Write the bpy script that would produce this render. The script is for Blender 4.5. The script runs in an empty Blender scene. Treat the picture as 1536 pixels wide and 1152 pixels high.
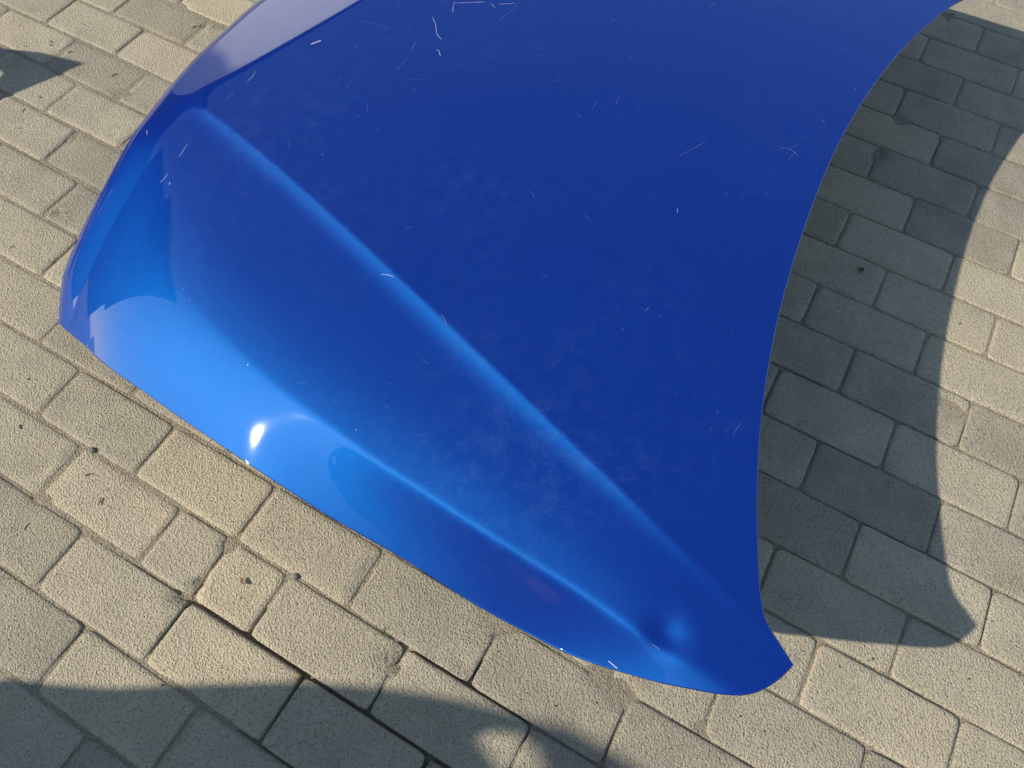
import bpy, bmesh, math, random
import numpy as np
from mathutils import Vector, Matrix, noise

# ------------------------------------------------------------------ camera, sky, sun, exposure
PITCH = 0.102                      # metres between two rows of pavers
FPX, IW, IH = 1100.0, 1536.0, 1152.0
NAD, ROLL, ROWA = 0.48772416, 0.05274488, -0.46984684
CAMH = 10.84552656 * PITCH
ROW0 = -0.23719615
cs, sn = math.cos(NAD), math.sin(NAD)
_r = np.array([1, 0, 0.]); _u = np.array([0, cs, sn]); FW = np.array([0, sn, -cs])
RT = math.cos(ROLL) * _r + math.sin(ROLL) * _u
UP = -math.sin(ROLL) * _r + math.cos(ROLL) * _u

scene = bpy.context.scene
C = scene.collection
cam_data = bpy.data.cameras.new('camera')
cam = bpy.data.objects.new('camera', cam_data); C.objects.link(cam)
cam_data.sensor_width = 36.0
cam_data.lens = FPX / IW * 36.0
cam_data.clip_start = 0.02; cam_data.clip_end = 500
cam.matrix_world = Matrix(((RT[0], UP[0], -FW[0], 0), (RT[1], UP[1], -FW[1], 0), (RT[2], UP[2], -FW[2], CAMH), (0, 0, 0, 1)))
scene.camera = cam

SUN_AZ = math.radians(180 + 15.6)          # where the sun stands, counter-clockwise from +x
SUN_EL = math.radians(35.3)
SUN = Vector((math.cos(SUN_EL) * math.cos(SUN_AZ), math.cos(SUN_EL) * math.sin(SUN_AZ), math.sin(SUN_EL)))
world = bpy.data.worlds.new('World'); scene.world = world; world.use_nodes = True
nt = world.node_tree
sky = nt.nodes.new('ShaderNodeTexSky'); sky.sky_type = 'NISHITA'; sky.sun_disc = False
sky.sun_elevation = SUN_EL
sky.sun_rotation = math.radians(90) - SUN_AZ
sky.dust_density = 0.3
bg = nt.nodes['Background']; bg.inputs['Strength'].default_value = 0.135
nt.links.new(sky.outputs['Color'], bg.inputs['Color'])
sl = bpy.data.lights.new('sun', 'SUN'); sl.energy = 4.4; sl.angle = math.radians(0.6); sl.color = (1.0, 0.94, 0.84)
so = bpy.data.objects.new('sun', sl); C.objects.link(so)
so.rotation_euler = SUN.to_track_quat('Z', 'Y').to_euler(); so.location = SUN * 10
scene.view_settings.view_transform = 'Standard'; scene.view_settings.look = 'None'
scene.view_settings.exposure = 0.48; scene.view_settings.gamma = 1.0
scene.view_settings.use_curve_mapping = False

# ------------------------------------------------------------------ helpers
rng = random.Random(7)
nrg = np.random.default_rng(11)

def ray(px, z):
    """pixel(s) of the photograph -> world point(s) at height z"""
    px = np.asarray(px, float); z = np.asarray(z, float)
    x = (px[..., 0] - IW / 2) / FPX; y = -(px[..., 1] - IH / 2) / FPX
    d = x[..., None] * RT + y[..., None] * UP + FW
    t = (CAMH - z) / (-d[..., 2])
    return d * t[..., None] + np.array([0, 0, CAMH])

def paver_xy(X, Y):
    """paver grid units (along the row, across the rows) -> world x, y"""
    Y = Y + ROW0
    c, s = math.cos(ROWA), math.sin(ROWA)
    return (X * c - Y * s) * PITCH, (X * s + Y * c) * PITCH

def tag(o, label=None, cat=None, group=None, kind=None):
    if label: o['label'] = label
    if cat: o['category'] = cat
    if group: o['group'] = group
    if kind: o['kind'] = kind
    return o

def link(name, me, mat=None, parent=None, smooth=True):
    if mat and not me.materials: me.materials.append(mat)
    o = bpy.data.objects.new(name, me); C.objects.link(o)
    if parent: o.parent = parent
    if smooth:
        me.polygons.foreach_set('use_smooth', [True] * len(me.polygons))
    return o

def mesh(name, v, f):
    me = bpy.data.meshes.new(name); me.from_pydata([tuple(map(float, p)) for p in v], [], f); me.update(); return me

def grid_mesh(name, P):
    """P: (n, m, 3) array of points -> quad mesh, built fast"""
    n, m = P.shape[:2]
    idx = np.arange(n * m).reshape(n, m)
    q = np.stack([idx[:-1, :-1], idx[1:, :-1], idx[1:, 1:], idx[:-1, 1:]], -1).reshape(-1, 4)
    me = bpy.data.meshes.new(name)
    me.vertices.add(n * m); me.vertices.foreach_set('co', P.reshape(-1).astype(np.float32))
    me.loops.add(q.size); me.loops.foreach_set('vertex_index', q.reshape(-1).astype(np.int32))
    me.polygons.add(len(q)); me.polygons.foreach_set('loop_start', (np.arange(len(q)) * 4).astype(np.int32))
    me.polygons.foreach_set('loop_total', np.full(len(q), 4, np.int32))
    me.update(calc_edges=True); me.validate()
    return me

def new_mat(name):
    m = bpy.data.materials.new(name); m.use_nodes = True
    return m, m.node_tree, m.node_tree.nodes['Principled BSDF']

def N(t, kind, **kw):
    n = t.nodes.new(kind)
    for k, v in kw.items():
        if hasattr(n, k): setattr(n, k, v)
        else: n.inputs[k].default_value = v
    return n

def noise_tex(t, vec, scale, detail=4, rough=0.55):
    n = N(t, 'ShaderNodeTexNoise'); n.inputs['Scale'].default_value = scale
    n.inputs['Detail'].default_value = detail; n.inputs['Roughness'].default_value = rough
    t.links.new(vec, n.inputs['Vector']); return n.outputs['Fac']

def ramp(t, fac, stops):
    r = t.nodes.new('ShaderNodeValToRGB'); e = r.color_ramp.elements
    while len(e) < len(stops): e.new(0.5)
    for el, (p, c) in zip(e, stops):
        el.position = p; el.color = (c, c, c, 1) if not hasattr(c, '__len__') else (*c, 1)
    t.links.new(fac, r.inputs['Fac']); return r.outputs['Color']

def mix(t, a, b, fac, mode='MIX'):
    m = t.nodes.new('ShaderNodeMix'); m.data_type = 'RGBA'; m.blend_type = mode
    for s, v in ((m.inputs[0], fac), (m.inputs[6], a), (m.inputs[7], b)):
        if isinstance(v, (int, float)): s.default_value = v
        elif isinstance(v, tuple): s.default_value = (*v, 1)
        else: t.links.new(v, s)
    return m.outputs[2]

def math_(t, op, a, b=None):
    m = t.nodes.new('ShaderNodeMath'); m.operation = op
    for i, v in enumerate((a, b)):
        if v is None: continue
        if isinstance(v, (int, float)): m.inputs[i].default_value = v
        else: t.links.new(v, m.inputs[i])
    return m.outputs[0]

# ------------------------------------------------------------------ materials
def concrete(name, base, tint_rand=True, sandy=False):
    m, t, b = new_mat(name)
    pos = N(t, 'ShaderNodeNewGeometry').outputs['Position']
    g1 = noise_tex(t, pos, 620, 3, 0.65)           # grain of a few millimetres
    g2 = noise_tex(t, pos, 290, 3, 0.65)
    g3 = noise_tex(t, pos, 11, 5, 0.6)            # blotches
    g4 = noise_tex(t, pos, 2.3, 3, 0.5)
    col = mix(t, base, tuple(x * 0.72 for x in base), ramp(t, g3, [(0.35, 0.0), (0.7, 1.0)]))
    col = mix(t, col, (base[0] * 1.12, base[1] * 1.08, base[2] * 0.98), ramp(t, g4, [(0.4, 0.0), (0.65, 0.7)]))
    # dark pores and pale grains
    col = mix(t, col, tuple(x * 0.45 for x in base), math_(t, 'MULTIPLY', ramp(t, g2, [(0.34, 1.0), (0.47, 0.0)]), 0.85))
    col = mix(t, col, tuple(min(1, x * 1.5) for x in base), math_(t, 'MULTIPLY', ramp(t, g1, [(0.55, 0.0), (0.68, 1.0)]), 0.75))
    vor = N(t, 'ShaderNodeTexVoronoi'); vor.inputs['Scale'].default_value = 62; t.links.new(pos, vor.inputs['Vector'])
    spk = ramp(t, vor.outputs['Distance'], [(0.045, 1.0), (0.09, 0.0)])
    pick = ramp(t, noise_tex(t, pos, 31, 2), [(0.52, 0.0), (0.56, 1.0)])
    col = mix(t, col, (0.05, 0.042, 0.034), math_(t, 'MULTIPLY', math_(t, 'MULTIPLY', spk, pick), 0.8))
    if tint_rand:
        rnd = N(t, 'ShaderNodeObjectInfo').outputs['Random']
        col = mix(t, col, ramp(t, rnd, [(0.0, (0.80, 0.795, 0.80)), (0.5, (0.97, 0.965, 0.955)), (1.0, (1.12, 1.10, 1.05))]), 1.0, 'MULTIPLY')
    t.links.new(col, b.inputs['Base Color'])
    b.inputs['Roughness'].default_value = 0.93; b.inputs['Specular IOR Level'].default_value = 0.25
    gv = N(t, 'ShaderNodeTexVoronoi'); gv.inputs['Scale'].default_value = 330; t.links.new(pos, gv.inputs['Vector'])
    grit = math_(t, 'MULTIPLY', math_(t, 'SUBTRACT', 0.8, gv.outputs['Distance']), gv.outputs['Color'])
    hgt = math_(t, 'ADD', math_(t, 'MULTIPLY', g1, 0.8), math_(t, 'MULTIPLY', g2, 0.5))
    hgt = math_(t, 'ADD', hgt, math_(t, 'MULTIPLY', grit, 1.5))
    if sandy: hgt = math_(t, 'ADD', hgt, math_(t, 'MULTIPLY', noise_tex(t, pos, 60, 4), 1.5))
    bp = N(t, 'ShaderNodeBump'); bp.inputs['Strength'].default_value = 1.0; bp.inputs['Distance'].default_value = 0.0024 if not sandy else 0.003
    t.links.new(hgt, bp.inputs['Height']); t.links.new(bp.outputs['Normal'], b.inputs['Normal'])
    return m

M_PAVER = concrete('paver_concrete', (0.400, 0.352, 0.258))
M_SAND = concrete('joint_sand', (0.32, 0.27, 0.19), tint_rand=False, sandy=True)

def make_paint():
    m, t, b = new_mat('blue_metallic_paint')
    tc = N(t, 'ShaderNodeTexCoord').outputs['Object']
    scf = noise_tex(t, tc, 55, 6, 0.75)
    # fine scuffs stretched two ways, confined to worn patches
    mp = N(t, 'ShaderNodeMapping'); mp.inputs['Scale'].default_value = (14, 120, 60); mp.inputs['Rotation'].default_value = (0, 0, 0.7)
    t.links.new(tc, mp.inputs['Vector'])
    s1 = noise_tex(t, mp.outputs['Vector'], 1.6, 4, 0.7)
    worn = ramp(t, noise_tex(t, tc, 3.1, 3, 0.6), [(0.45, 0.0), (0.75, 1.0)])
    dust = math_(t, 'MULTIPLY', math_(t, 'MULTIPLY', ramp(t, s1, [(0.60, 0.0), (0.80, 1.0)]), ramp(t, scf, [(0.50, 0.0), (0.68, 1.0)])), worn)
    vor = N(t, 'ShaderNodeTexVoronoi'); vor.inputs['Scale'].default_value = 40; t.links.new(tc, vor.inputs['Vector'])
    chip = ramp(t, vor.outputs['Distance'], [(0.020, 1.0), (0.036, 0.0)])
    chip = math_(t, 'MULTIPLY', chip, ramp(t, noise_tex(t, tc, 14, 2), [(0.57, 0.0), (0.62, 1.0)]))
    coat_r = math_(t, 'ADD', 0.022, math_(t, 'MULTIPLY', dust, 0.35))
    fl = N(t, 'ShaderNodeTexVoronoi'); fl.inputs['Scale'].default_value = 750; t.links.new(tc, fl.inputs['Vector'])
    bp = N(t, 'ShaderNodeBump'); bp.inputs['Strength'].default_value = 0.34; bp.inputs['Distance'].default_value = 0.001
    t.links.new(fl.outputs['Color'], bp.inputs['Height'])
    haze_ = math_(t, 'MULTIPLY', worn, ramp(t, noise_tex(t, tc, 38, 8, 0.78), [(0.46, 0.0), (0.70, 1.0)]))
    def worn_over(base):
        base = mix(t, base, (0.030, 0.070, 0.25), math_(t, 'MULTIPLY', haze_, 0.45))
        col = mix(t, base, (0.32, 0.36, 0.45), math_(t, 'MULTIPLY', dust, 0.40))
        return mix(t, col, (0.65, 0.68, 0.72), math_(t, 'MULTIPLY', chip, 0.8))
    t.links.new(worn_over((0.0012, 0.0160, 0.188)), b.inputs['Base Color'])
    b.inputs['Specular IOR Level'].default_value = 0.0
    b.inputs['Metallic'].default_value = 0.45; b.inputs['Roughness'].default_value = 0.6
    b.inputs['Coat Weight'].default_value = 1.0; b.inputs['Coat IOR'].default_value = 1.48
    t.links.new(coat_r, b.inputs['Coat Roughness']); t.links.new(bp.outputs['Normal'], b.inputs['Normal'])
    # the aluminium flake shows as a broad blue lobe around the mirror direction
    g = N(t, 'ShaderNodeBsdfAnisotropic'); g.distribution = 'BECKMANN'
    g.inputs['Color'].default_value = (0.0004, 0.0255, 0.0475, 1); g.inputs['Roughness'].default_value = 0.505
    t.links.new(bp.outputs['Normal'], g.inputs['Normal'])
    ms = N(t, 'ShaderNodeAddShader')
    t.links.new(b.outputs[0], ms.inputs[0]); t.links.new(g.outputs[0], ms.inputs[1])
    t.links.new(ms.outputs[0], t.nodes['Material Output'].inputs['Surface'])
    return m
M_PAINT = make_paint()

def plain(name, col, rough=0.6, metallic=0.0, var=0.25, scale=40, bump=0.0):
    m, t, b = new_mat(name)
    pos = N(t, 'ShaderNodeTexCoord').outputs['Object']
    n = noise_tex(t, pos, scale, 5, 0.6)
    c = mix(t, tuple(x * (1 - var) for x in col), tuple(min(1, x * (1 + var)) for x in col), n)
    t.links.new(c, b.inputs['Base Color']); b.inputs['Roughness'].default_value = rough; b.inputs['Metallic'].default_value = metallic
    if bump:
        bp = N(t, 'ShaderNodeBump'); bp.inputs['Distance'].default_value = bump
        t.links.new(n, bp.inputs['Height']); t.links.new(bp.outputs['Normal'], b.inputs['Normal'])
    return m
M_PRIMER = plain('dull_blue_underside', (0.02, 0.04, 0.16), 0.6)
M_SCRATCH = plain('scratched_paint', (0.40, 0.44, 0.56), 0.5, var=0.3, scale=300)
M_SCUFF = plain('scuffed_paint', (0.17, 0.21, 0.36), 0.5, var=0.2)
M_WOOD = plain('weathered_timber', (0.30, 0.22, 0.14), 0.8, scale=18, bump=0.003)
M_STONE = plain('grey_stone', (0.16, 0.14, 0.12), 0.9, scale=200, bump=0.002)
M_LEAF = plain('green_leaf', (0.035, 0.085, 0.02), 0.6, scale=120)
M_GRASS = plain('grass_blade', (0.10, 0.14, 0.03), 0.7, scale=90)
M_CHIP = plain('dry_straw', (0.22, 0.15, 0.07), 0.8, scale=150)
M_CASTER = plain('pale_sheet_paint', (0.60, 0.62, 0.65), 0.6, var=0.05)
M_RUST = plain('rusty_steel', (0.16, 0.075, 0.04), 0.8, var=0.5, scale=14, bump=0.001)
M_TWIG = plain('dark_twig', (0.07, 0.055, 0.04), 0.9)
M_WHITE = plain('white_plaster', (0.78, 0.78, 0.76), 0.85, var=0.04, scale=6)
M_BRICK = plain('dark_brick', (0.075, 0.05, 0.04), 0.85, var=0.3, scale=3)
M_ROOF = plain('slate_roof', (0.05, 0.05, 0.055), 0.8, var=0.2, scale=5)
M_BLACK = plain('black_rubber', (0.02, 0.02, 0.02), 0.6)

# ------------------------------------------------------------------ ground: sand bed and pavers
def fbm(x, y, s, seed=0.0):
    return noise.fractal(Vector((x * s + seed, y * s - seed, seed * 0.7)), 1.0, 2.0, 4)

far_ground = link('ground', mesh('ground', [(-80, -80, -.075), (80, -80, -.075), (80, 80, -.075), (-80, 80, -.075)], [(0, 1, 2, 3)]), M_SAND)
tag(far_ground, kind='structure')

# open joint: the sand is gone along row line 0 between these two places (paver units)
def sand_depth(X, Y, x, y):
    d = 0.0032 + 0.0022 * fbm(x, y, 9.0, 3.1)
    if X < -6 or Y > 9: d -= 0.0018
    if abs(Y - 0.0) < 0.35 and -5.2 < X < 0.6:                       # washed-out long joint
        k = min(1, (X + 5.2) / 0.4, (0.6 - X) / 0.4)
        d = d * (1 - k) + k * (0.014 + 0.004 * fbm(x, y, 25, 9))
    if abs(Y - 1.0) < 0.3 and -2.0 < X < 0.2:
        d = max(d, 0.012)
    if Y < -0.1 and X > -3.2: d += 0.006
    return max(0.0022, d)

x0, x1, y0, y1 = -2.0, 2.0, -0.75, 2.75
nx, ny = 420, 370
P = np.zeros((nx, ny, 3))
cR, sR = math.cos(ROWA), math.sin(ROWA)
for i in range(nx):
    for j in range(ny):
        x = x0 + (x1 - x0) * i / (nx - 1); y = y0 + (y1 - y0) * j / (ny - 1)
        X = (x * cR + y * sR) / PITCH; Y = (-x * sR + y * cR) / PITCH - ROW0
        P[i, j] = (x, y, -sand_depth(X, Y, x, y))
sand = link('joint_sand', grid_mesh('joint_sand', P), M_SAND)
tag(sand, kind='structure')

pavement = bpy.data.objects.new('pavement', None); C.objects.link(pavement)
tag(pavement, kind='structure')

# chips broken out of paver edges: (pixel, radius m, depth)
CHIPS = [((592, 985), .026), ((760, 935), .020), ((735, 922), .016), ((690, 990), .016), ((930, 1040), .022), ((905, 1015), .016),
         ((282, 893), .017), ((265, 898), .012), ((345, 815), .013), ((300, 870), .012), ((1435, 618), .022), ((1420, 600), .014),
         ((655, 985), .013), ((180, 138), .014), ((192, 140), .010), ((330, 40), .014), ((62, 750), .010), ((1052, 1095), .010),
         ((85, 320), .010), ((110, 205), .012), ((270, 8), .014), ((1350, 180), .020), ((1318, 232), .018), ((1420, 25), .014), ((900, 1005), .012)]
CH = [(ray(p, 0.0)[:2], r) for p, r in CHIPS]

def paver_mesh(X0, X1, Y0, Y1, gaps, detail=True):
    """one paver in world coordinates relative to its centre; irregular rounded edge, broken corners, slight tilt"""
    cx, cy = paver_xy((X0 + X1) / 2, (Y0 + Y1) / 2)
    L, Wd = (X1 - X0) * PITCH, (Y1 - Y0) * PITCH
    gx0, gx1, gy0, gy1 = gaps
    a0, a1, b0, b1 = -L / 2 + gx0, L / 2 - gx1, -Wd / 2 + gy0, Wd / 2 - gy1
    nl, nw = (15 if L > 0.15 else 8, 8) if detail else (3, 2)
    per = [(a0 + (a1 - a0) * k / nl, b0) for k in range(nl)] + [(a1, b0 + (b1 - b0) * k / nw) for k in range(nw)] + \
          [(a1 - (a1 - a0) * k / nl, b1) for k in range(nl)] + [(a0, b1 - (b1 - b0) * k / nw) for k in range(nw)]
    th = rng.gauss(0, 0.004); c, s = math.cos(ROWA + th), math.sin(ROWA + th)
    bev = rng.uniform(0.0035, 0.0060) if (X0 < -3.5) else rng.uniform(0.0022, 0.0040)
    tx, ty, tz = rng.gauss(0, 0.006), rng.gauss(0, 0.007), max(-.0009, min(.0012, rng.gauss(0, 0.0007)))
    V, F = [], []
    n = len(per)
    seed = rng.uniform(0, 90)
    rings = [(0.0, -0.045), (0.0, -bev * 0.80), (bev * 0.40, -bev * 0.34), (bev * 1.05, -bev * 0.04), (bev * 2.2, 0.0002)] if detail else [(0.0, -0.045), (0.0, -bev), (bev, 0.0)]
    for ri, (ins, dz) in enumerate(rings):
        for (px, py) in per:
            jit = 0.0009 * noise.noise(Vector((px * 70 + seed, py * 70, ri * 0.35))) if ri else 0
            dcx = min(px - a0, a1 - px); dcy = min(py - b0, b1 - py)
            cr = 0.0022 if dcx < 1e-6 and dcy < 1e-6 else 0.0
            k = ins + jit + cr
            qx = min(max(px, a0 + k), a1 - k); qy = min(max(py, b0 + k), b1 - k)
            wx, wy = cx + qx * c - qy * s, cy + qx * s + qy * c
            z = dz + tz + tx * qx * 0.4 + ty * qy
            if detail and ri:
                for (hx, hy), hr in CH:
                    d = math.hypot(wx - hx, wy - hy)
                    if d < hr:
                        kk = (1 - d / hr)
                        kk = kk ** 0.5 * (0.8 + 0.4 * noise.noise(Vector((wx * 160, wy * 160, 5))))
                        z -= 0.011 * kk * (1.0 if ri < 4 else 0.7)
                z += 0.0006 * noise.noise(Vector((wx * 60, wy * 60, 1.7)))
            V.append((wx - cx, wy - cy, z))
    for ri in range(len(rings) - 1):
        for k in range(n):
            F.append((ri * n + k, ri * n + (k + 1) % n, (ri + 1) * n + (k + 1) % n, (ri + 1) * n + k))
    last = (len(rings) - 1) * n
    # top face: quads across the paver
    top = [last + k for k in range(n)]
    bot = top[:nl + 1]; rgt = top[nl:nl + nw + 1]; tp = top[nl + nw:2 * nl + nw + 1]; lf = top[2 * nl + nw:] + [top[0]]
    inner = {}
    def pt(i, j):
        if j == 0: return bot[i]
        if j == nw: return tp[nl - i]
        if i == 0: return lf[nw - j]
        if i == nl: return rgt[j]
        if (i, j) not in inner:
            A, B = V[bot[i]], V[tp[nl - i]]; u = j / nw
            x = A[0] + (B[0] - A[0]) * u; y = A[1] + (B[1] - A[1]) * u
            lx, ly = x * c + y * s, -x * s + y * c
            z = 0.0002 + tz + tx * lx * 0.4 + ty * ly + 0.0009 * noise.noise(Vector(((x + cx) * 22, (y + cy) * 22, 4.2)))
            for (hx, hy), hr in CH:
                d = math.hypot(x + cx - hx, y + cy - hy)
                if d < hr: z -= 0.007 * (1 - d / hr) ** 0.5
            inner[(i, j)] = len(V); V.append((x, y, z))
        return inner[(i, j)]
    for i in range(nl):
        for j in range(nw):
            F.append((pt(i, j), pt(i + 1, j), pt(i + 1, j + 1), pt(i, j + 1)))
    return (cx, cy), V, F

def in_view(x, y, pad):
    p = np.array([x, y, -CAMH]); d = p @ FW
    if d <= 0.1: return False
    u = IW / 2 + FPX * (p @ RT) / d; v = IH / 2 - FPX * (p @ UP) / d
    return -pad < u < IW + pad and -pad < v < IH + pad

restV, restF = [], []
cand = []
for row in range(-9, 27):
    odd = 1 if row % 2 == 0 else 0          # rows -?, the bond shifts by half a paver each row
    ns = [n for n in range(-24, 22) if (n % 2) == (1 if (row % 2 == 1 or row == -1) else 0)]
    ns = [n for n in range(-24, 22) if (n - (0 if row % 2 == 0 else 1)) % 2 == 0]
    for n in ns:
        Xa, Xb = 0.2 + 1.012 * n, 0.2 + 1.012 * (n + 2)
        if row == 0 and n == -6:
            cand.append((row, Xa, Xa + 0.98)); cand.append((row, Xa + 0.98, Xb))     # a cut half paver
        else:
            cand.append((row, Xa, Xb))
shown = []
for row, Xa, Xb in cand:
    cx, cy = paver_xy((Xa + Xb) / 2, row + 0.5)
    if not (-2.0 < cx < 2.0 and -0.75 < cy < 2.75): continue
    dd = math.hypot(cx - 0, cy - 0.6)
    shown.append((0 if in_view(cx, cy, 90) else 1, dd, row, Xa, Xb))
shown.sort()
for i, (out, dd, row, Xa, Xb) in enumerate(shown):
    g = lambda: rng.uniform(0.0008, 0.0022)
    gy0, gy1 = g(), g()
    if row == 0 and Xa > -5.5: gy0 += 0.0009
    if row == -1 and Xa > -5.5: gy1 += 0.0009
    (cx, cy), V, F = paver_mesh(Xa, Xb, row, row + 1, (g(), g(), gy0, gy1), detail=(out == 0 and i < 296))
    if out == 0 and i < 296:
        o = link('paver', mesh('paver', V, F), M_PAVER, pavement); o.location = (cx, cy, 0)
    else:
        b = len(restV)
        restV += [(x + cx, y + cy, z) for x, y, z in V]; restF += [tuple(b + k for k in f) for f in F]
rest = link('paver_field', mesh('paver_field', restV, restF), M_PAVER, pavement); tag(rest, kind='stuff')
print('PAVERS in view', sum(1 for s in shown if s[0] == 0), 'rest', sum(1 for s in shown if s[0]))

# ------------------------------------------------------------------ the hood
AXA = math.radians(-27.5)
AX = np.array([math.cos(AXA), math.sin(AXA)])           # towards the windscreen
LAT = np.array([-AX[1], AX[0]])                          # towards the far side
M0 = ray((1250, 232), 0.300)[:2]                         # middle of the rear edge

PX_EDGE = [(85, 480), (98, 492), (135, 523), (146, 534), (228, 594), (326, 662), (423, 727), (500, 776), (600, 833), (721, 909), (800, 952), (854, 979), (900, 996), (944, 1009), (1000, 1024), (1041, 1032), (1088, 1040), (1112, 1041)]
PX_REAR = [(1112, 1041), (1130, 1038), (1147, 1031), (1168, 1017), (1189, 997), (1165, 960), (1148, 932), (1141, 900), (1137, 850), (1135, 780), (1136, 700), (1142, 620), (1152, 550), (1168, 470), (1190, 390), (1217, 310), (1250, 230), (1288, 160), (1330, 100), (1370, 55), (1410, 20), (1435, 0)]
PX_FRONT = [(85, 480), (86, 458), (89, 430), (93, 405), (100, 386), (115, 352), (146, 289), (167, 250), (208, 182), (234, 148), (262, 114), (292, 81), (335, 41), (378, 3)]
PX_C1 = [(300, 155), (325, 178), (362, 206), (420, 250), (501, 323), (595, 413), (670, 484), (742, 549), (810, 615), (885, 693), (960, 764), (1049, 848), (1108, 903), (1147, 946), (1180, 985)]
PX_RIM = [(1100, 1040), (1030, 997), (975, 966), (897, 907), (815, 856), (717, 794), (600, 716), (562, 693), (507, 649), (455, 611), (408, 574), (361, 529), (312, 480), (286, 452), (249, 402), (228, 358), (217, 314), (215, 262), (226, 210), (252, 168), (292, 140), (360, 104), (440, 58), (540, 0)]

def sp(x): return np.logaddexp(0, x)
def sstep(a, b, x):
    t = np.clip((x - a) / (b - a), 0, 1); return t * t * (3 - 2 * t)
def dens(P, n):
    """resample a polyline evenly by arc length after a light smoothing spline"""
    P = np.asarray(P, float); s = np.r_[0, np.cumsum(np.hypot(*np.diff(P, axis=0).T))]
    t = np.linspace(0, s[-1], n); out = np.zeros((n, P.shape[1]))
    m = np.gradient(P, s, axis=0)
    i = np.clip(np.searchsorted(s, t) - 1, 0, len(s) - 2); h = (s[i + 1] - s[i]); u = (t - s[i]) / h
    h00 = 2 * u**3 - 3 * u**2 + 1; h10 = u**3 - 2 * u**2 + u; h01 = -2 * u**3 + 3 * u**2; h11 = u**3 - u**2
    for k in range(P.shape[1]):
        out[:, k] = h00 * P[i, k] + h10 * h * m[i, k] + h01 * P[i + 1, k] + h11 * h * m[i + 1, k]
    return out
def smooth(P, it):
    P = P.copy()
    for _ in range(it): P[1:-1] = 0.25 * P[:-2] + 0.5 * P[1:-1] + 0.25 * P[2:]
    return P
def to_ab(xy):
    d = xy[..., :2] - M0; return np.stack([d @ AX, d @ LAT], -1)
def to_xy(ab): return M0 + ab[..., :1] * AX + ab[..., 1:2] * LAT

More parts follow.
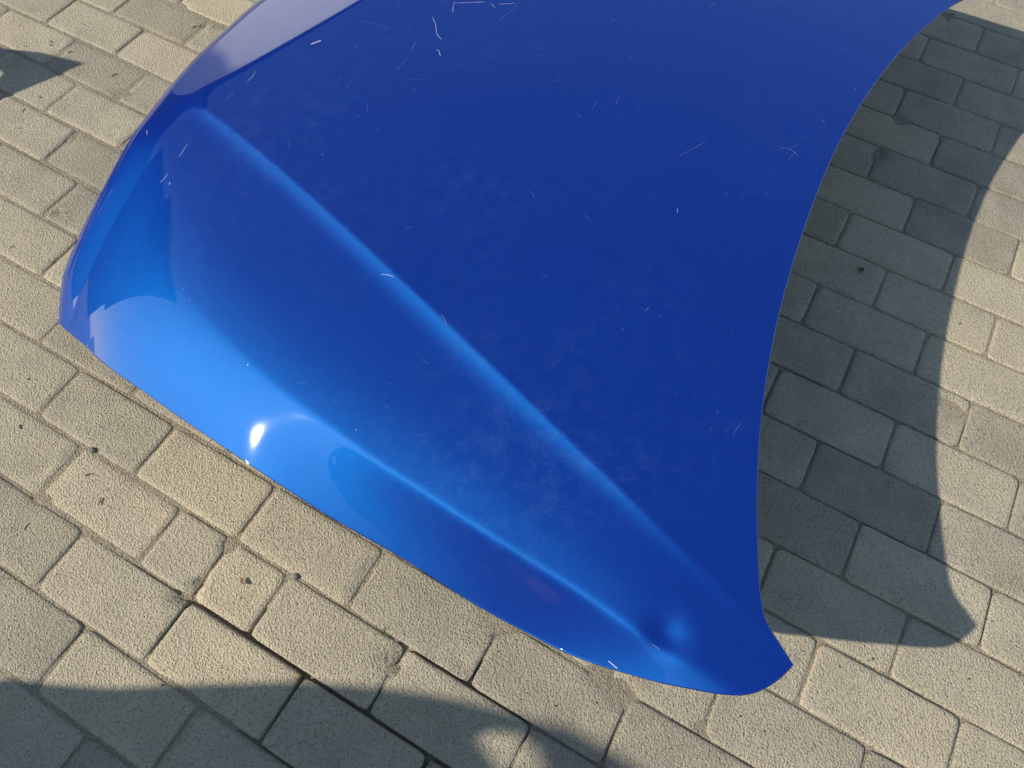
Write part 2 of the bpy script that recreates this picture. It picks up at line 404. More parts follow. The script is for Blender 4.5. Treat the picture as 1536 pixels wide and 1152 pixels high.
class Hood:
    # parameters of the sheet metal (heights in metres, slopes as tangents)
    def __init__(s):
        s.c1 = None; s.rim = None; s.dent = None
    def hc(s, a):                                           # height along the centre line
        return 0.300 + 0.028 * a - 0.008 * a * a * np.where(a < 0, 1, 0.3)
    def __call__(s, ab):
        a = ab[..., 0]; q = np.sqrt(ab[..., 1] ** 2 + 1e-8)
        h = s.hc(a) - 0.030 * q * q
        if s.c1 is None: 
            return h - 0.35 * np.maximum(0, q - 0.35) * sstep(0.2, -0.6, a)
        q1 = np.polyval(s.c1, np.clip(a, s.amin, 0.30))
        fade = sstep(0.16, -0.10, a) * 0.75 + 0.25 * sstep(0.24, 0.12, a)
        soft = 0.0010 + 0.045 * sstep(s.amin + 0.03, s.amin - 0.10, a)
        d = q - q1
        # distance outwards from the rim crease, and the position along it
        sh = a.shape; af = a.reshape(-1); qf = q.reshape(-1)
        dist = np.empty(af.size); pos = np.empty(af.size)
        R = s.rim
        for i in range(0, af.size, 20000):
            da = af[i:i+20000, None] - R[None, :, 0]; dq = qf[i:i+20000, None] - R[None, :, 1]
            k = np.argmin(da * da + dq * dq, 1)
            best = None
            for kk in (np.clip(k - 1, 0, len(R) - 2), np.clip(k, 0, len(R) - 2)):
                A = R[kk]; B = R[kk + 1]; e = B - A; L2 = (e * e).sum(1)
                px = af[i:i+20000] - A[:, 0]; py = qf[i:i+20000] - A[:, 1]
                t = (px * e[:, 0] + py * e[:, 1]) / L2
                t = np.clip(t, np.where(kk == 0, -9, 0), np.where(kk == len(R) - 2, 9, 1))
                dx = px - t * e[:, 0]; dy = py - t * e[:, 1]
                dd = np.hypot(dx, dy); sg = np.sign(e[:, 0] * py - e[:, 1] * px)
                if best is None: best = (dd, sg, (kk + t) / (len(R) - 1))
                else:
                    better = dd < best[0]
                    best = tuple(np.where(better, n_, o_) for n_, o_ in zip((dd, sg, (kk + t) / (len(R) - 1)), best))
            dist[i:i+20000] = -best[0] * best[1]; pos[i:i+20000] = np.clip(best[2], 0, 1)
        dist = dist.reshape(sh); pos = pos.reshape(sh)
        # band below the upper crease: sharp shoulder, then hollowing out, then filling towards the rim
        wb = np.maximum(0.02, np.polyval(s.wband, np.clip(a, s.amin, 0.2)))       # width of the band
        D1, D2, D3 = 0.43, 0.365, 0.17
        f1 = soft * sp(d / soft)
        w2 = np.clip(wb * 0.045, 0.0035, 0.0070) + soft * 0.5; f2 = w2 * sp((d - np.clip(wb * 0.11, 0.007, 0.019)) / w2)
        w3 = wb * 0.10; f3 = w3 * sp((d - wb * 0.78) / w3)
        h = h - fade * (D1 * f1 - D2 * f2 + D3 * f3)
        # rim: steeper beyond it.  Along the side it turns into a hollow towards the rear corner
        Dr, Wr, Dc, Lc = (np.interp(pos, s.TX, tb) for tb in s.TB)
        r1 = Wr * sp(dist / Wr); wc = Lc * 0.42; r2 = wc * (sp((dist - Lc) / wc))
        bow = 1.3 * sstep(.29, .41, pos) * sstep(.70, .56, pos) * np.clip(dist, 0, 0.25) ** 2       # the front flank is slightly bowed
        h = h - Dr * r1 + Dc * r2 - bow
        if s.dent is not None:
            for (da_, dq_, rr, amp) in s.dent:
                g = np.exp(-((a - da_) ** 2 + (ab[..., 1] - dq_) ** 2) / rr ** 2); h = h + amp * g
        # faint waviness of handled sheet metal
        b = ab[..., 1]
        h = h + 0.00030 * (np.sin(9.1 * a + 4.3 * b + 1) * np.sin(7.7 * b - 3.1 * a) + 0.5 * np.sin(17 * a - 12 * b) * np.sin(13 * b + 5 * a + 2))
        return h
    # pixel on the rim crease: slope added beyond it, edge radius, slope taken back in the hollow, where the hollow lies
    ANCH = [((1100, 1040), .10, .0040, .00, .030), ((1030, 997), .55, .0030, .15, .030), ((975, 966), .90, .0025, .30, .045),
            ((897, 907), 1.30, .0022, .62, .048), ((815, 856), 1.30, .0022, .82, .046), ((717, 794), 1.10, .0022, .78, .042),
            ((600, 716), .80, .0022, .58, .034), ((507, 649), .36, .0022, .16, .036), ((408, 574), .166, .0025, .00, .050),
            ((312, 480), .092, .0030, .00, .050), ((249, 402), .055, .0050, .00, .050), ((217, 314), .13, .0120, .00, .050),
            ((226, 210), .20, .0140, .00, .050), ((292, 140), .30, .0035, .00, .050), ((440, 58), .34, .0025, .00, .050)]
hood_h = Hood()

def drop(px):
    """pixels -> points on the hood surface"""
    z = np.full(len(px), 0.2)
    for _ in range(40):
        p = ray(px, z); z = 0.5 * z + 0.5 * hood_h(to_ab(p))
    return to_ab(ray(px, z)), z

hood_h.amin = -1.0
for it in range(7):
    c1, _ = drop(np.array(PX_C1, float)); rm, _ = drop(dens(PX_RIM, 60))
    if it == 0:
        hood_h.wband = [0.2]
    c1q = -c1[:, 1]
    hood_h.c1 = np.polyfit(c1[:, 0], c1q, 4); hood_h.amin = c1[0, 0]
    R = np.stack([rm[:, 0], -rm[:, 1]], 1)
    # close the rim square onto the centre line so that the mirrored half joins smoothly
    R[:, 1] = np.maximum(R[:, 1], -0.0)
    k = np.argmax(R[:, 1] < 0.03) if (R[:, 1] < 0.03).any() else len(R)
    R = R[:max(k, 40)]
    ext = np.array([[R[-1, 0] - 0.004 * 0, -0.3]]) if False else None
    e_dir = (R[-1] - R[-3]); e_dir /= np.hypot(*e_dir)
    tail = []
    p = R[-1].copy()
    while p[1] > -0.25:
        e_dir = e_dir * 0.8 + np.array([0, -1.0]) * 0.2; e_dir /= np.hypot(*e_dir); p = p + 0.03 * e_dir; tail.append(p.copy())
    R = np.vstack([R, tail]) if tail else R
    hood_h.rim = smooth(dens(smooth(dens(R, 300), 45), 1200), 200)
    an, _ = drop(np.array([k_[0] for k_ in Hood.ANCH], float)) if it else (rm[:15], 0)
    an = np.stack([an[:, 0], -an[:, 1]], 1)
    hood_h.RP = [float(np.argmin(((hood_h.rim - p_) ** 2).sum(1))) / 1199 for p_ in an]
    hood_h.RP = list(np.maximum.accumulate(np.array(hood_h.RP) + np.arange(15) * 1e-4))
    hood_h.RD, hood_h.RW, hood_h.RC, hood_h.RL = ([k_[i_] for k_ in Hood.ANCH] for i_ in (1, 2, 3, 4))
    hood_h.TX = np.linspace(0, 1, 2001); kern = np.exp(-0.5 * (np.arange(-180, 181) / 60.0) ** 2); kern /= kern.sum()
    hood_h.TB = [np.convolve(np.pad(np.interp(hood_h.TX, hood_h.RP, r_), 180, mode='edge'), kern, 'valid') for r_ in (hood_h.RD, hood_h.RW, hood_h.RC, hood_h.RL)]
    side = hood_h.rim[hood_h.rim[:, 1] > np.polyval(hood_h.c1, np.clip(hood_h.rim[:, 0], hood_h.amin, .2)) + 0.01]
    hood_h.wband = np.polyfit(side[:, 0], side[:, 1] - np.polyval(hood_h.c1, np.clip(side[:, 0], hood_h.amin, .2)), 3)
print('RIM', hood_h.rim[::120].round(3).tolist()); print('C1', [(round(float(a), 2), round(float(np.polyval(hood_h.c1, a)), 3)) for a in np.linspace(hood_h.amin, .15, 8)])
dpt, _ = drop(np.array([(999, 952.), (986, 945), (560, 330), (900, 560), (1180, 200.), (600, 250), (700, 420), (820, 520), (1000, 430), (480, 200), (900, 300), (1060, 700), (640, 330)]))
hood_h.dent = [(dpt[0, 0], dpt[0, 1], 0.020, -0.0058), *[(d_[0], d_[1], rng.uniform(.012, .026), -rng.uniform(.0004, .0008)) for d_ in dpt[2:]]]

edge, ez = drop(np.array(PX_EDGE, float)); rear, rz = drop(np.array(PX_REAR, float)); front, fz = drop(np.array(PX_FRONT, float))
print('EDGE ab', np.c_[edge, ez].round(3)[::4].tolist()); print('REAR', np.c_[rear, rz].round(3)[::3].tolist()); print('FRONT', np.c_[front, fz].round(3)[::3].tolist())
mir = lambda A: A * np.array([1, -1])
# rear edge: traced past the middle, the hidden rest mirrored from the near half
tipk = 4
tail = mir(rear)[::-1]
tail = tail[tail[:, 1] > rear[-1, 1] + 0.03]
rear_full = np.vstack([rear, tail])
near_front = front[front[:, 1] < -0.02]
front_full = np.vstack([near_front, mir(near_front)[::-1]])
far_edge = mir(edge)

NS, NT = 520, 560
def sdens(P, n, it=6): return smooth(dens(P, n), it)
nt_tip = int(NT * 0.06)
ti = int(np.argmin(np.abs(rear_full[:, 0] - rear_full[:, 0].max()) + (rear_full[:, 1] > 0)))
r_near = rear_full[:tipk + 1]; far_tip = len(rear_full) - 1 - tipk
r_mid = rear_full[tipk:far_tip + 1]; r_far = rear_full[far_tip:]
Bt = np.vstack([sdens(r_near, nt_tip)[:-1], sdens(r_mid, NT - 2 * nt_tip + 2)[:-1], sdens(r_far, nt_tip)])
NT = len(Bt)
At = sdens(front_full, NT, 8)                       # front edge, near -> far
As = sdens(edge, NS); Bs = sdens(far_edge, NS)       # side edges, front -> rear
u = np.linspace(0, 1, NS)[:, None, None]; v = np.linspace(0, 1, NT)[None, :, None]
S = (1 - u) * At[None] + u * Bt[None] + (1 - v) * As[:, None] + v * Bs[:, None] \
    - ((1 - u) * (1 - v) * At[0] + (1 - u) * v * At[-1] + u * (1 - v) * Bt[0] + u * v * Bt[-1])
S[..., 1] -= 0.105 * sstep(0.42, 0.80, S[..., 1])          # the far side stands a little narrower
Z = hood_h(S)
ed_ = np.cumsum(np.r_[0, np.hypot(*np.diff(S[:, NT // 4], axis=0).T)])[:, None]          # distance from the front edge
Z = Z - 0.40 * 0.005 * (sp((0.016 - ed_) / 0.005))
XY = to_xy(S)
SK = np.concatenate([XY, Z[..., None]], -1)
org = np.array([*M0, 0.0])

hood = bpy.data.objects.new('car_hood', None); C.objects.link(hood); hood.location = org
tag(hood, 'dented blue metallic car hood lying propped up on concrete pavers', 'car hood')
skin = link('outer_skin', grid_mesh('outer_skin', SK - org), M_PAINT, hood)

# outline ring -> folded hem
ring = np.vstack([SK[:, 0], SK[-1, 1:], SK[-2::-1, -1], SK[0, -2:0:-1]])
nr = len(ring); c2 = ring[:, :2]
tg = np.roll(c2, -2, 0) - np.roll(c2, 2, 0); tg /= np.hypot(*tg.T)[:, None] + 1e-9
nrm = np.stack([tg[:, 1], -tg[:, 0]], 1)
cen = c2.mean(0)
if ((c2 - cen) * nrm).sum() < 0: nrm = -nrm
isfront = np.zeros(nr); nf = len(SK[0, -2:0:-1]); isfront[-nf:] = 1
fr = np.convolve(np.r_[isfront[-40:], isfront, isfront[:40]], np.ones(41) / 41, 'same')[40:-40]
prof = [(0, 0), (.0009, -.0004), (.0016, -.0014), (.0014, -.0030), (-.0002, -.0042), (-.006, -.0042), (-.020, -.006)]
rows_ = []
for o_, d_ in prof:
    rows_.append(np.c_[c2 + nrm * o_, ring[:, 2] + d_])
H_ = np.stack(rows_ , 0)
H_ = np.concatenate([H_, H_[:, :1]], 1)
hem = link('folded_hem', grid_mesh('folded_hem', H_ - org), M_PAINT, hood)
# turned-down lip under the nose
lipi = np.r_[np.arange(nr - nf - 30, nr), np.arange(0, 31)]
lz = ring[lipi, 2]; lo = np.minimum(lz - .02, np.maximum(0.0025, lz - 0.13))
fa = np.sin(np.linspace(0, math.pi, len(lipi))) ** 0.3
lo = lz - .006 - (lz - .006 - lo) * fa
Lp = np.stack([np.c_[c2[lipi] - nrm[lipi] * 0.004, lz - .0035], np.c_[c2[lipi] - nrm[lipi] * 0.007, lo], np.c_[c2[lipi] - nrm[lipi] * 0.022, lo + .001]], 0)
lip = link('nose_lip', grid_mesh('nose_lip', Lp - org), M_PRIMER, hood)
# pressed inner panel below the skin
sub = SK[6:-6:8, 6:-6:8].copy(); sub[..., 2] -= 0.014
ii = np.arange(sub.shape[0])[:, None]; jj = np.arange(sub.shape[1])[None, :]
em = np.minimum(np.minimum(ii, sub.shape[0] - 1 - ii), np.minimum(jj, sub.shape[1] - 1 - jj))
sub[..., 2] -= 0.022 * np.clip(em / 6.0, 0, 1) * (0.6 + 0.4 * np.sign(np.sin(ii * 0.35)) * np.sign(np.sin(jj * 0.35)))
inner = link('inner_panel', grid_mesh('inner_panel', sub - org), M_PRIMER, hood)

# scratches and scuffs: thin bare-paint ribbons lying on the skin
def on_skin(px):
    ab, _ = drop(np.asarray(px, float)); xy = to_xy(ab); return np.c_[xy, hood_h(ab)]
SCR = [([(268, 236), (275, 226), (281, 216)], .0012), ([(240, 275), (247, 267), (253, 260)], .0011), ([(254, 278), (255, 273)], .0022),
       ([(370, 123), (378, 116), (384, 106)], .0011), ([(338, 150), (346, 144), (353, 138)], .0008), ([(466, 67), (473, 64), (482, 61)], .0052),
       ([(682, 5), (705, 4), (729, 3)], .0016), ([(679, 20), (680, 10), (682, 2)], .0013), ([(747, 6), (760, 6), (773, 5)], .0014), ([(736, 5), (740, 9), (743, 12)], .0012),
       ([(648, 25), (653, 36), (656, 52), (663, 60)], .0014), ([(653, 76), (656, 75), (661, 85)], .0016), ([(615, 76), (620, 69), (625, 62)], .0010),
       ([(593, 106), (603, 96), (612, 86)], .0006), ([(747, 33), (765, 17), (782, 2)], .0006), ([(1172, 221), (1186, 225), (1199, 236)], .0009),
       ([(1016, 236), (1040, 223), (1063, 210)], .0006), ([(570, 412), (580, 412), (592, 416)], .0011), ([(661, 471), (666, 478), (670, 487)], .0010),
       ([(912, 991), (919, 997), (926, 1003)], .0018), ([(977, 966), (983, 970), (990, 975)], .0010), ([(274, 430), (275, 436)], .0009), ([(284, 447), (286, 453)], .0009),
       ([(1230, 178), (1240, 186)], .0010), ([(220, 195), (221, 203)], .0018), ([(1063, 12), (1075, 4)], .0009), ([(605, 118), (640, 120)], .0004), ([(540, 30), (590, 44)], .0006),
       ([(830, 120), (842, 124)], .0006), ([(865, 168), (872, 178)], .0008), ([(1016, 320), (1016, 312)], .0012), ([(1280, 138), (1285, 130)], .0010)]
for pts, w in SCR:
    L = on_skin(dens(pts, max(5, len(pts) * 3))) if len(pts) > 2 else on_skin(np.linspace(pts[0], pts[1], 5))
    tg_ = np.gradient(L, axis=0); tg_ /= np.linalg.norm(tg_, axis=1)[:, None]
    sd = np.stack([-tg_[:, 1], tg_[:, 0], 0 * tg_[:, 0]], 1)
    n_ = len(L); wob = np.array([0.55 + 0.5 * abs(noise.noise(Vector((k * 0.9, w * 9000, 3)))) for k in range(n_)]); wob[0] = wob[-1] = 0.12
    hw = (w / 2 * wob * 0.6)[:, None]
    A_, B_ = L - sd * hw, L + sd * hw
    for Q_ in (A_, B_): Q_[:, 2] = hood_h(to_ab(Q_[:, :2])) + 0.00035
    link('scratch', grid_mesh('scratch', np.stack([A_, B_], 0) - org), M_SCRATCH if w >= .0011 else M_SCUFF, hood)

# many hair-fine scuffs in loose groups
FV, FF = [], []
groups_ = [(600, 70, 90, 0.6, 26), (720, 40, 120, 0.1, 26), (560, 160, 80, 0.9, 14), (1190, 215, 40, 0.5, 16), (1250, 80, 70, -0.7, 16), (960, 60, 90, 0.8, 12), (930, 170, 60, 1.2, 12),
           (1000, 520, 120, 0.7, 16), (1090, 640, 50, 1.4, 10), (760, 330, 120, 0.3, 14), (640, 600, 90, -0.6, 10), (430, 130, 60, -0.8, 10), (1100, 330, 80, 0.9, 12), (860, 260, 110, -0.5, 14), (520, 580, 80, -0.5, 10)]
for gx, gy, gr, ga, gn in groups_:
    for _ in range(gn):
        if rng.random() < 0.65: continue
        px = gx + rng.gauss(0, gr * 0.6); py = max(4, gy + rng.gauss(0, gr * 0.45)); an_ = ga + rng.gauss(0, 0.35); ln = rng.uniform(3, 17) * rng.choice((0.5, 1, 1.4))
        cv = rng.gauss(0, 0.04) * ln
        P3 = [(px + math.cos(an_) * ln * t_ - math.sin(an_) * cv * (1 - 4 * t_ * t_), py - math.sin(an_) * ln * t_ - math.cos(an_) * cv * (1 - 4 * t_ * t_)) for t_ in (-.5, 0, .5)]
        L = on_skin(P3)
        if np.abs(np.diff(L[:, 2])).max() > 0.01: continue
        tg_ = np.gradient(L, axis=0); tg_ /= np.linalg.norm(tg_, axis=1)[:, None] + 1e-9
        sd = np.stack([-tg_[:, 1], tg_[:, 0], 0 * tg_[:, 0]], 1); hw = rng.uniform(.00006, .00017) * np.array([0.3, 1, 0.3])[:, None]
        b_ = len(FV)
        for Q_ in (L - sd * hw, L + sd * hw):
            Q_[:, 2] = hood_h(to_ab(Q_[:, :2])) + 0.0003; FV += [q_ - org for q_ in Q_]
        FF += [(b_, b_ + 1, b_ + 4, b_ + 3), (b_ + 1, b_ + 2, b_ + 5, b_ + 4)]
tag(link('fine_scratches', mesh('fine_scratches', FV, FF), M_SCUFF, hood), kind='stuff')

# ------------------------------------------------------------------ what carries the hood, hidden below it
def box_bm(bm, cx, cy, cz, sx, sy, sz, bev=0.002):
    r = bmesh.ops.create_cube(bm, size=1.0)
    for v_ in r['verts']: v_.co = Vector((cx + v_.co.x * sx, cy + v_.co.y * sy, cz + v_.co.z * sz))
def box_part(name, parent, mat, c, d):
    bm = bmesh.new(); box_bm(bm, *c, *d)
    bmesh.ops.bevel(bm, geom=bm.edges[:], offset=0.003, segments=1, affect='EDGES')
    me = bpy.data.meshes.new(name); bm.to_mesh(me); bm.free()
    return link(name, me, mat, parent, smooth=False)
def under(ab, half):
    g_ = np.array([[ab[0] + i * half, ab[1] + j * half] for i in (-1, 0, 1) for j in (-1, 0, 1)], float)
    return float(hood_h(g_).min()) - 0.037
def crate(ab, label, lx, ly):
    hgt = under(ab, max(lx, ly) / 2); xy = to_xy(np.array(ab, float))
    e_ = bpy.data.objects.new('wooden_crate', None); C.objects.link(e_); e_.location = (xy[0], xy[1], 0.001); e_.rotation_euler.z = AXA
    tag(e_, label, 'crate')
    nsl = 3; sh_ = (hgt - 0.006) / nsl
    for k in range(nsl):
        z = sh_ * (k + 0.5)
        for sgn in (-1, 1):
            box_part('slat', e_, M_WOOD, (0, sgn * ly / 2, z), (lx, 0.012, sh_ - 0.012))
            box_part('slat', e_, M_WOOD, (sgn * (lx / 2 - 0.007), 0, z), (0.012, ly - 0.014, sh_ - 0.012))
    for sx in (-1, 1):
        for sy in (-1, 1):
            box_part('corner_post', e_, M_WOOD, (sx * (lx / 2 - 0.026), sy * (ly / 2 - 0.02), hgt / 2 - 0.003), (0.025, 0.025, hgt - 0.006))
    box_part('lid_board', e_, M_WOOD, (0, 0, hgt - 0.006), (lx - 0.03, ly - 0.02, 0.010))
crate((-0.30, 0.10), 'wooden slat crate under the middle of the blue hood', 0.40, 0.30)

# ------------------------------------------------------------------ unseen panels added beside the hood, outlined to cast the shadows falling into view
SD = np.array(SUN)
HZ = np.array([math.cos(SUN_AZ), math.sin(SUN_AZ), 0.0])
def fan(name, outline, hole, place, thick, mat, parent, bulge=0.0):
    """flat sheet with an outline (side, up) and an optional hole, given a thickness"""
    bm = bmesh.new()
    def loop(P_): 
        vs = [bm.verts.new((p_[0], 0, p_[1])) for p_ in P_]
        return [bm.edges.new((vs[k], vs[(k + 1) % len(vs)])) for k in range(len(vs))]
    eds = loop(outline) + (loop(hole) if hole is not None else [])
    bmesh.ops.triangle_fill(bm, use_beauty=True, use_dissolve=False, edges=eds)
    bmesh.ops.solidify(bm, geom=bm.faces[:], thickness=thick)
    for v_ in bm.verts: v_.co.y += bulge * math.sin(max(0, min(1, v_.co.z / 0.8)) * math.pi)
    bmesh.ops.recalc_face_normals(bm, faces=bm.faces[:])
    me = bpy.data.meshes.new(name); bm.to_mesh(me); bm.free()
    return link(name, me, mat, parent, smooth=False)
class Stand:
    """a leaning plane facing the sun, through a line on the ground"""
    def __init__(s, base, lean):
        s.o = np.array([base[0], base[1], 0.0]); s.side = np.array([HZ[1], -HZ[0], 0])
        s.up = HZ * math.sin(lean) + np.array([0, 0, math.cos(lean)]); s.n = np.cross(s.side, s.up)
    def back(s, px):
        g_ = ray(np.array(px, float), 0.0); t_ = ((s.o - g_) @ s.n) / (SD @ s.n); p_ = g_ + t_[:, None] * SD
        return np.stack([(p_ - s.o) @ s.side, (p_ - s.o) @ s.up], 1)
    def empty(s, name):
        e_ = bpy.data.objects.new(name, None); C.objects.link(e_)
        b_ = np.cross(s.up, s.side)          # local y
        e_.matrix_world = Matrix(((s.side[0], b_[0], s.up[0], s.o[0]), (s.side[1], b_[1], s.up[1], s.o[1]), (s.side[2], b_[2], s.up[2], s.o[2] + .002), (0, 0, 0, 1)))
        return e_
st = Stand((-1.44, -0.42), 0.0)
top = st.back([(0, 1021), (80, 1029), (163, 1034), (273, 1029), (436, 1024), (520, 1030), (595, 1037), (693, 1054), (774, 1076), (850, 1095), (915, 1132), (951, 1152)])
hole = st.back([(705, 1108), (735, 1098), (775, 1104), (803, 1128), (815, 1158), (790, 1172), (745, 1160), (722, 1132)])
outl = np.vstack([top, [(-0.30, 1.365), (-0.70, 1.39), (-2.9, 1.39), (-2.9, 0.04), (0.25, 0.04), (0.29, 0.10), (0.30, 0.45)]])
caster = st.empty('shadow_sheet')  # added unseen sheet; outline and hole follow the lower shadow and its light patch
tag(caster, 'added unseen pale sheet shadow gate with a rounded end and a latch hole', 'caster')
fan('caster_sheet', outl, hole, st, 0.006, M_CASTER, caster)
for sx in (-0.10, -1.50, -2.86): box_part('post', caster, M_BLACK, (sx, 0.035, 0.60), (0.05, 0.05, 1.20))
for sz in (0.25, 0.95): box_part('rail', caster, M_BLACK, (-1.45, 0.080, sz), (2.8, 0.035, 0.05))

sf = Stand((-1.52, 1.24), math.radians(4))
fo = sf.back([(-260, 22), (-150, 45), (0, 72), (60, 79), (125, 95), (60, 124), (0, 148), (-150, 214), (-260, 262)])
fh = sf.back([(18, 108), (8, 98), (-30, 92), (-70, 100), (-70, 118), (-20, 122), (8, 118)])
lo_, hi_ = fo[0], fo[-1]
sgn = 1 if fo[-1][0] > fo[0][0] else -1
fo = np.vstack([fo, [(hi_[0] + sgn * 0.06, hi_[1] * 0.6), (hi_[0] + sgn * 0.05, 0.0), (hi_[0] - sgn * 0.10, 0.0)],
                [((lo_[0] + hi_[0]) / 2 + 0.17 * sgn * math.cos(q_), 0.17 * math.sin(q_)) for q_ in np.linspace(0.15, math.pi - 0.15, 9)],
                [(lo_[0] + sgn * 0.06, 0.0), (lo_[0] - sgn * 0.10, 0.0), (lo_[0] - sgn * 0.10, lo_[1] * 0.6)]])
blocker = sf.empty('tip_shadow_caster')  # added unseen panel, made up to throw the pointed shadow at the left
tag(blocker, 'added unseen black pointed sun fender standing upright on its wheel arch', 'car fender')
fan('blocker_panel', fo, fh, sf, 0.020, M_BLACK, blocker, bulge=0.0)
box_part('blocker_foot', blocker, M_BLACK, (fo[:, 0].mean(), -0.10, 0.02), (0.5, 0.16, 0.03))

# ------------------------------------------------------------------ litter on the pavers
def blob(name, r, mat, loc, sq=(1, 0.8, 0.6), seed=0):
    bm = bmesh.new(); bmesh.ops.create_icosphere(bm, subdivisions=2, radius=r)
    for v_ in bm.verts:
        k = 1 + 0.35 * noise.noise(v_.co * (1.6 / r) + Vector((seed, 0, seed)))
        v_.co = Vector((v_.co.x * sq[0] * k, v_.co.y * sq[1] * k, v_.co.z * sq[2] * k))
    me = bpy.data.meshes.new(name); bm.to_mesh(me); bm.free()
    o_ = link(name, me, mat); o_.location = loc; return o_
def at0(px, z=0.0):
    p_ = ray(np.array(px, float), z); return Vector((p_[0], p_[1], z))
for (px, r_, lab) in (((138, 675), .0065, 'small dark pebble in the joint between two pavers near the hood'), ((443, 864), .0055, 'brown grit crumb lodged at the end of a short paver'),
                      ((447, 1013), .0050, 'reddish grit crumb wedged at the start of the open joint')):
    o_ = blob('pebble', r_, M_STONE if r_ > .0052 else M_CHIP, at0(px, r_ * 0.2), seed=px[0]); tag(o_, lab, 'pebble')
def leaf(px, ln, wd, rot, mat, name, label, cat, curl=0.3):
    c_ = at0(px, 0.0035); V_, F_ = [], []
    n_ = 8
    for i in range(n_ + 1):
        t_ = i / n_; w_ = wd * math.sin(math.pi * min(1, t_ * 0.95 + 0.04)) ** 0.8
        for k in (-1, 0, 1): V_.append((ln * (t_ - 0.5), k * w_ / 2, curl * ln * (t_ - 0.5) ** 2 + (0.15 * w_ if k else 0)))
    for i in range(n_):
        for k in (0, 1): F_.append((i * 3 + k, i * 3 + 3 + k, i * 3 + 4 + k, i * 3 + 1 + k))
    o_ = link(name, mesh(name, V_, F_), mat); o_.location = c_; o_.rotation_euler = (0, 0, rot); tag(o_, label, cat); return o_
leaf((1291, 405), .015, .011, 0.6, M_LEAF, 'leaf', 'small green leaf lying on a shaded paver under the hood', 'leaf')
leaf((365, 872), .013, .007, 2.2, M_CHIP, 'dry_leaf', 'curled straw-coloured leaf scrap on a short cut paver', 'leaf', 0.9)
# tuft of grass in the joint
tuft = bpy.data.objects.new('grass_tuft', None); C.objects.link(tuft); tuft.location = at0((578, 948), -0.002)
tag(tuft, 'tiny green grass tuft growing in the joint beside a broken paver', 'grass tuft')
for k in range(9):
    an_ = rng.uniform(0, 6.28); ln = rng.uniform(.007, .014); w_ = .0013; dx, dy = math.cos(an_), math.sin(an_)
    V_ = []
    for t_ in (0, .4, .75, 1):
        r_ = ln * t_; z_ = ln * 0.7 * t_ * (1.25 - 0.6 * t_); ww = w_ * (1 - t_ * 0.9) / 2
        V_ += [(dx * r_ - dy * ww, dy * r_ + dx * ww, z_), (dx * r_ + dy * ww, dy * r_ - dx * ww, z_)]
    link('blade', mesh('blade', V_, [(0, 1, 3, 2), (2, 3, 5, 4), (4, 5, 7, 6)]), M_GRASS, tuft)
TW = [((40, 790), .012, 1.2), ((132, 712), .010, .4), ((150, 752), .011, 1.5), ((30, 640), .008, 2), ((76, 62), .007, 1.8), ((172, 112), .014, .8), ((36, 165), .009, 1.3),
      ((60, 145), .008, 2.5), ((102, 318), .010, .3), ((18, 370), .006, .5), ((292, 40), .012, .7), ((300, 38), .010, .9), ((1192, 260), .006, 1), ((30, 192), .006, .2), ((105, 78), .010, .5), ((1428, 22), .012, .4), ((1424, 30), .009, 1.2)]
litter = []
LV, LF = [], []
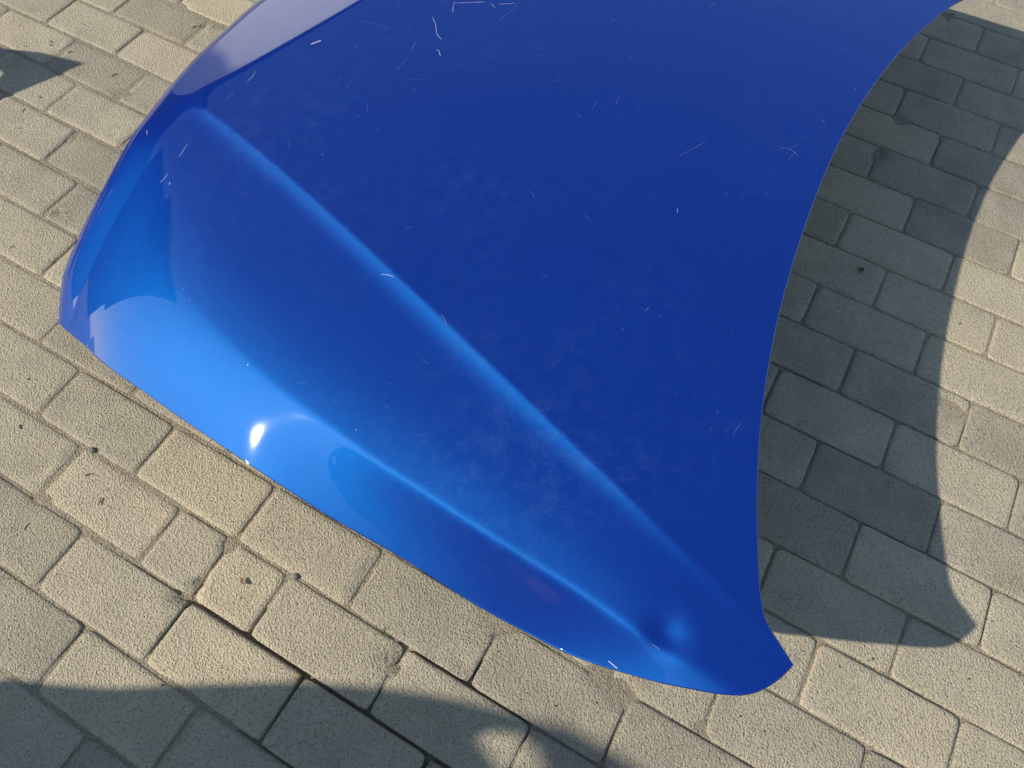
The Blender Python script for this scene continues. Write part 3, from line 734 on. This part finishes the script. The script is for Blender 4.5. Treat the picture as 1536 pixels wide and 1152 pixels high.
for (px, ln, an_) in TW + [((rng.uniform(0, 1536), rng.uniform(0, 1152)), rng.uniform(.0015, .004), rng.uniform(0, 3)) for _ in range(70)]:
    c_ = at0(px, 0.0018); b_ = len(LV); w_ = rng.uniform(.0004, .0009)
    d_ = Vector((math.cos(an_), math.sin(an_), 0)); n_ = Vector((-d_.y, d_.x, 0)); bend = rng.uniform(-.2, .2) * ln
    for t_ in (-.5, 0, .5):
        m_ = c_ + d_ * ln * t_ + n_ * bend * (1 - 4 * t_ * t_)
        LV += [m_ + n_ * w_ - Vector((0, 0, .001)), m_ + Vector((0, 0, w_ * 1.4)), m_ - n_ * w_ - Vector((0, 0, .001))]
    for i in (0, 3):
        for k in (0, 1): LF.append((b_ + i + k, b_ + i + 3 + k, b_ + i + 4 + k, b_ + i + 1 + k))
lit = link('litter', mesh('litter', LV, LF), M_TWIG); tag(lit, 'tiny dark twigs and crumbs scattered over the pavers', 'litter', kind='stuff')

# ------------------------------------------------------------------ what the paint mirrors from some metres off: a low sunlit white wall, and a dark house behind it
wall = bpy.data.objects.new('boundary_wall', None); C.objects.link(wall); wall.location = (-1.80, 3.70, -0.075); wall.rotation_euler.z = math.radians(160)
tag(wall, 'low white plastered boundary wall with a flat coping', 'wall')
box_part('wall_body', wall, M_WHITE, (0, 0, 0.42), (2.6, 0.20, 0.84)); box_part('coping', wall, M_WHITE, (0, 0, 0.875), (2.64, 0.27, 0.06))

E1, E2 = Vector((-8.3, 1.95, 0)), Vector((-2.4, 10.3, 0)); dv = E2 - E1; hl = dv.length
house = bpy.data.objects.new('brick_house', None); C.objects.link(house); house.location = ((E1 + E2) / 2) + Vector((0, 0, -0.075))
house.rotation_euler.z = math.atan2(dv.y, dv.x)
tag(house, 'dark brick house with a pitched roof behind the white wall', 'house')
box_part('wall', house, M_BRICK, (0, 2.5, 2.6), (hl, 5.0, 5.2))
for sg in (0, 1):
    y0_, y1_ = (-0.03, 2.5) if not sg else (5.03, 2.5)
    rv = [(-hl / 2 - .02, y0_, 5.15), (hl / 2 + .02, y0_, 5.15), (hl / 2 + .02, y1_, 7.2), (-hl / 2 - .02, y1_, 7.2)]
    rv += [(x, y, z - 0.12) for x, y, z in rv]
    link('roof', mesh('roof', rv, [(0, 1, 2, 3), (7, 6, 5, 4), (0, 4, 5, 1), (1, 5, 6, 2), (2, 6, 7, 3), (3, 7, 4, 0)]), M_ROOF, house, smooth=False)
for wx in (-3.0, -0.2, 2.8):
    wdw = box_part('window', house, M_BLACK, (wx, -0.01, 1.7), (1.3, 0.06, 1.1)); box_part('sill', wdw, M_ROOF, (wx, -0.06, 1.12), (1.45, 0.14, 0.06))
box_part('door', house, M_WOOD, (1.3, -0.015, 1.05), (0.9, 0.06, 2.05))
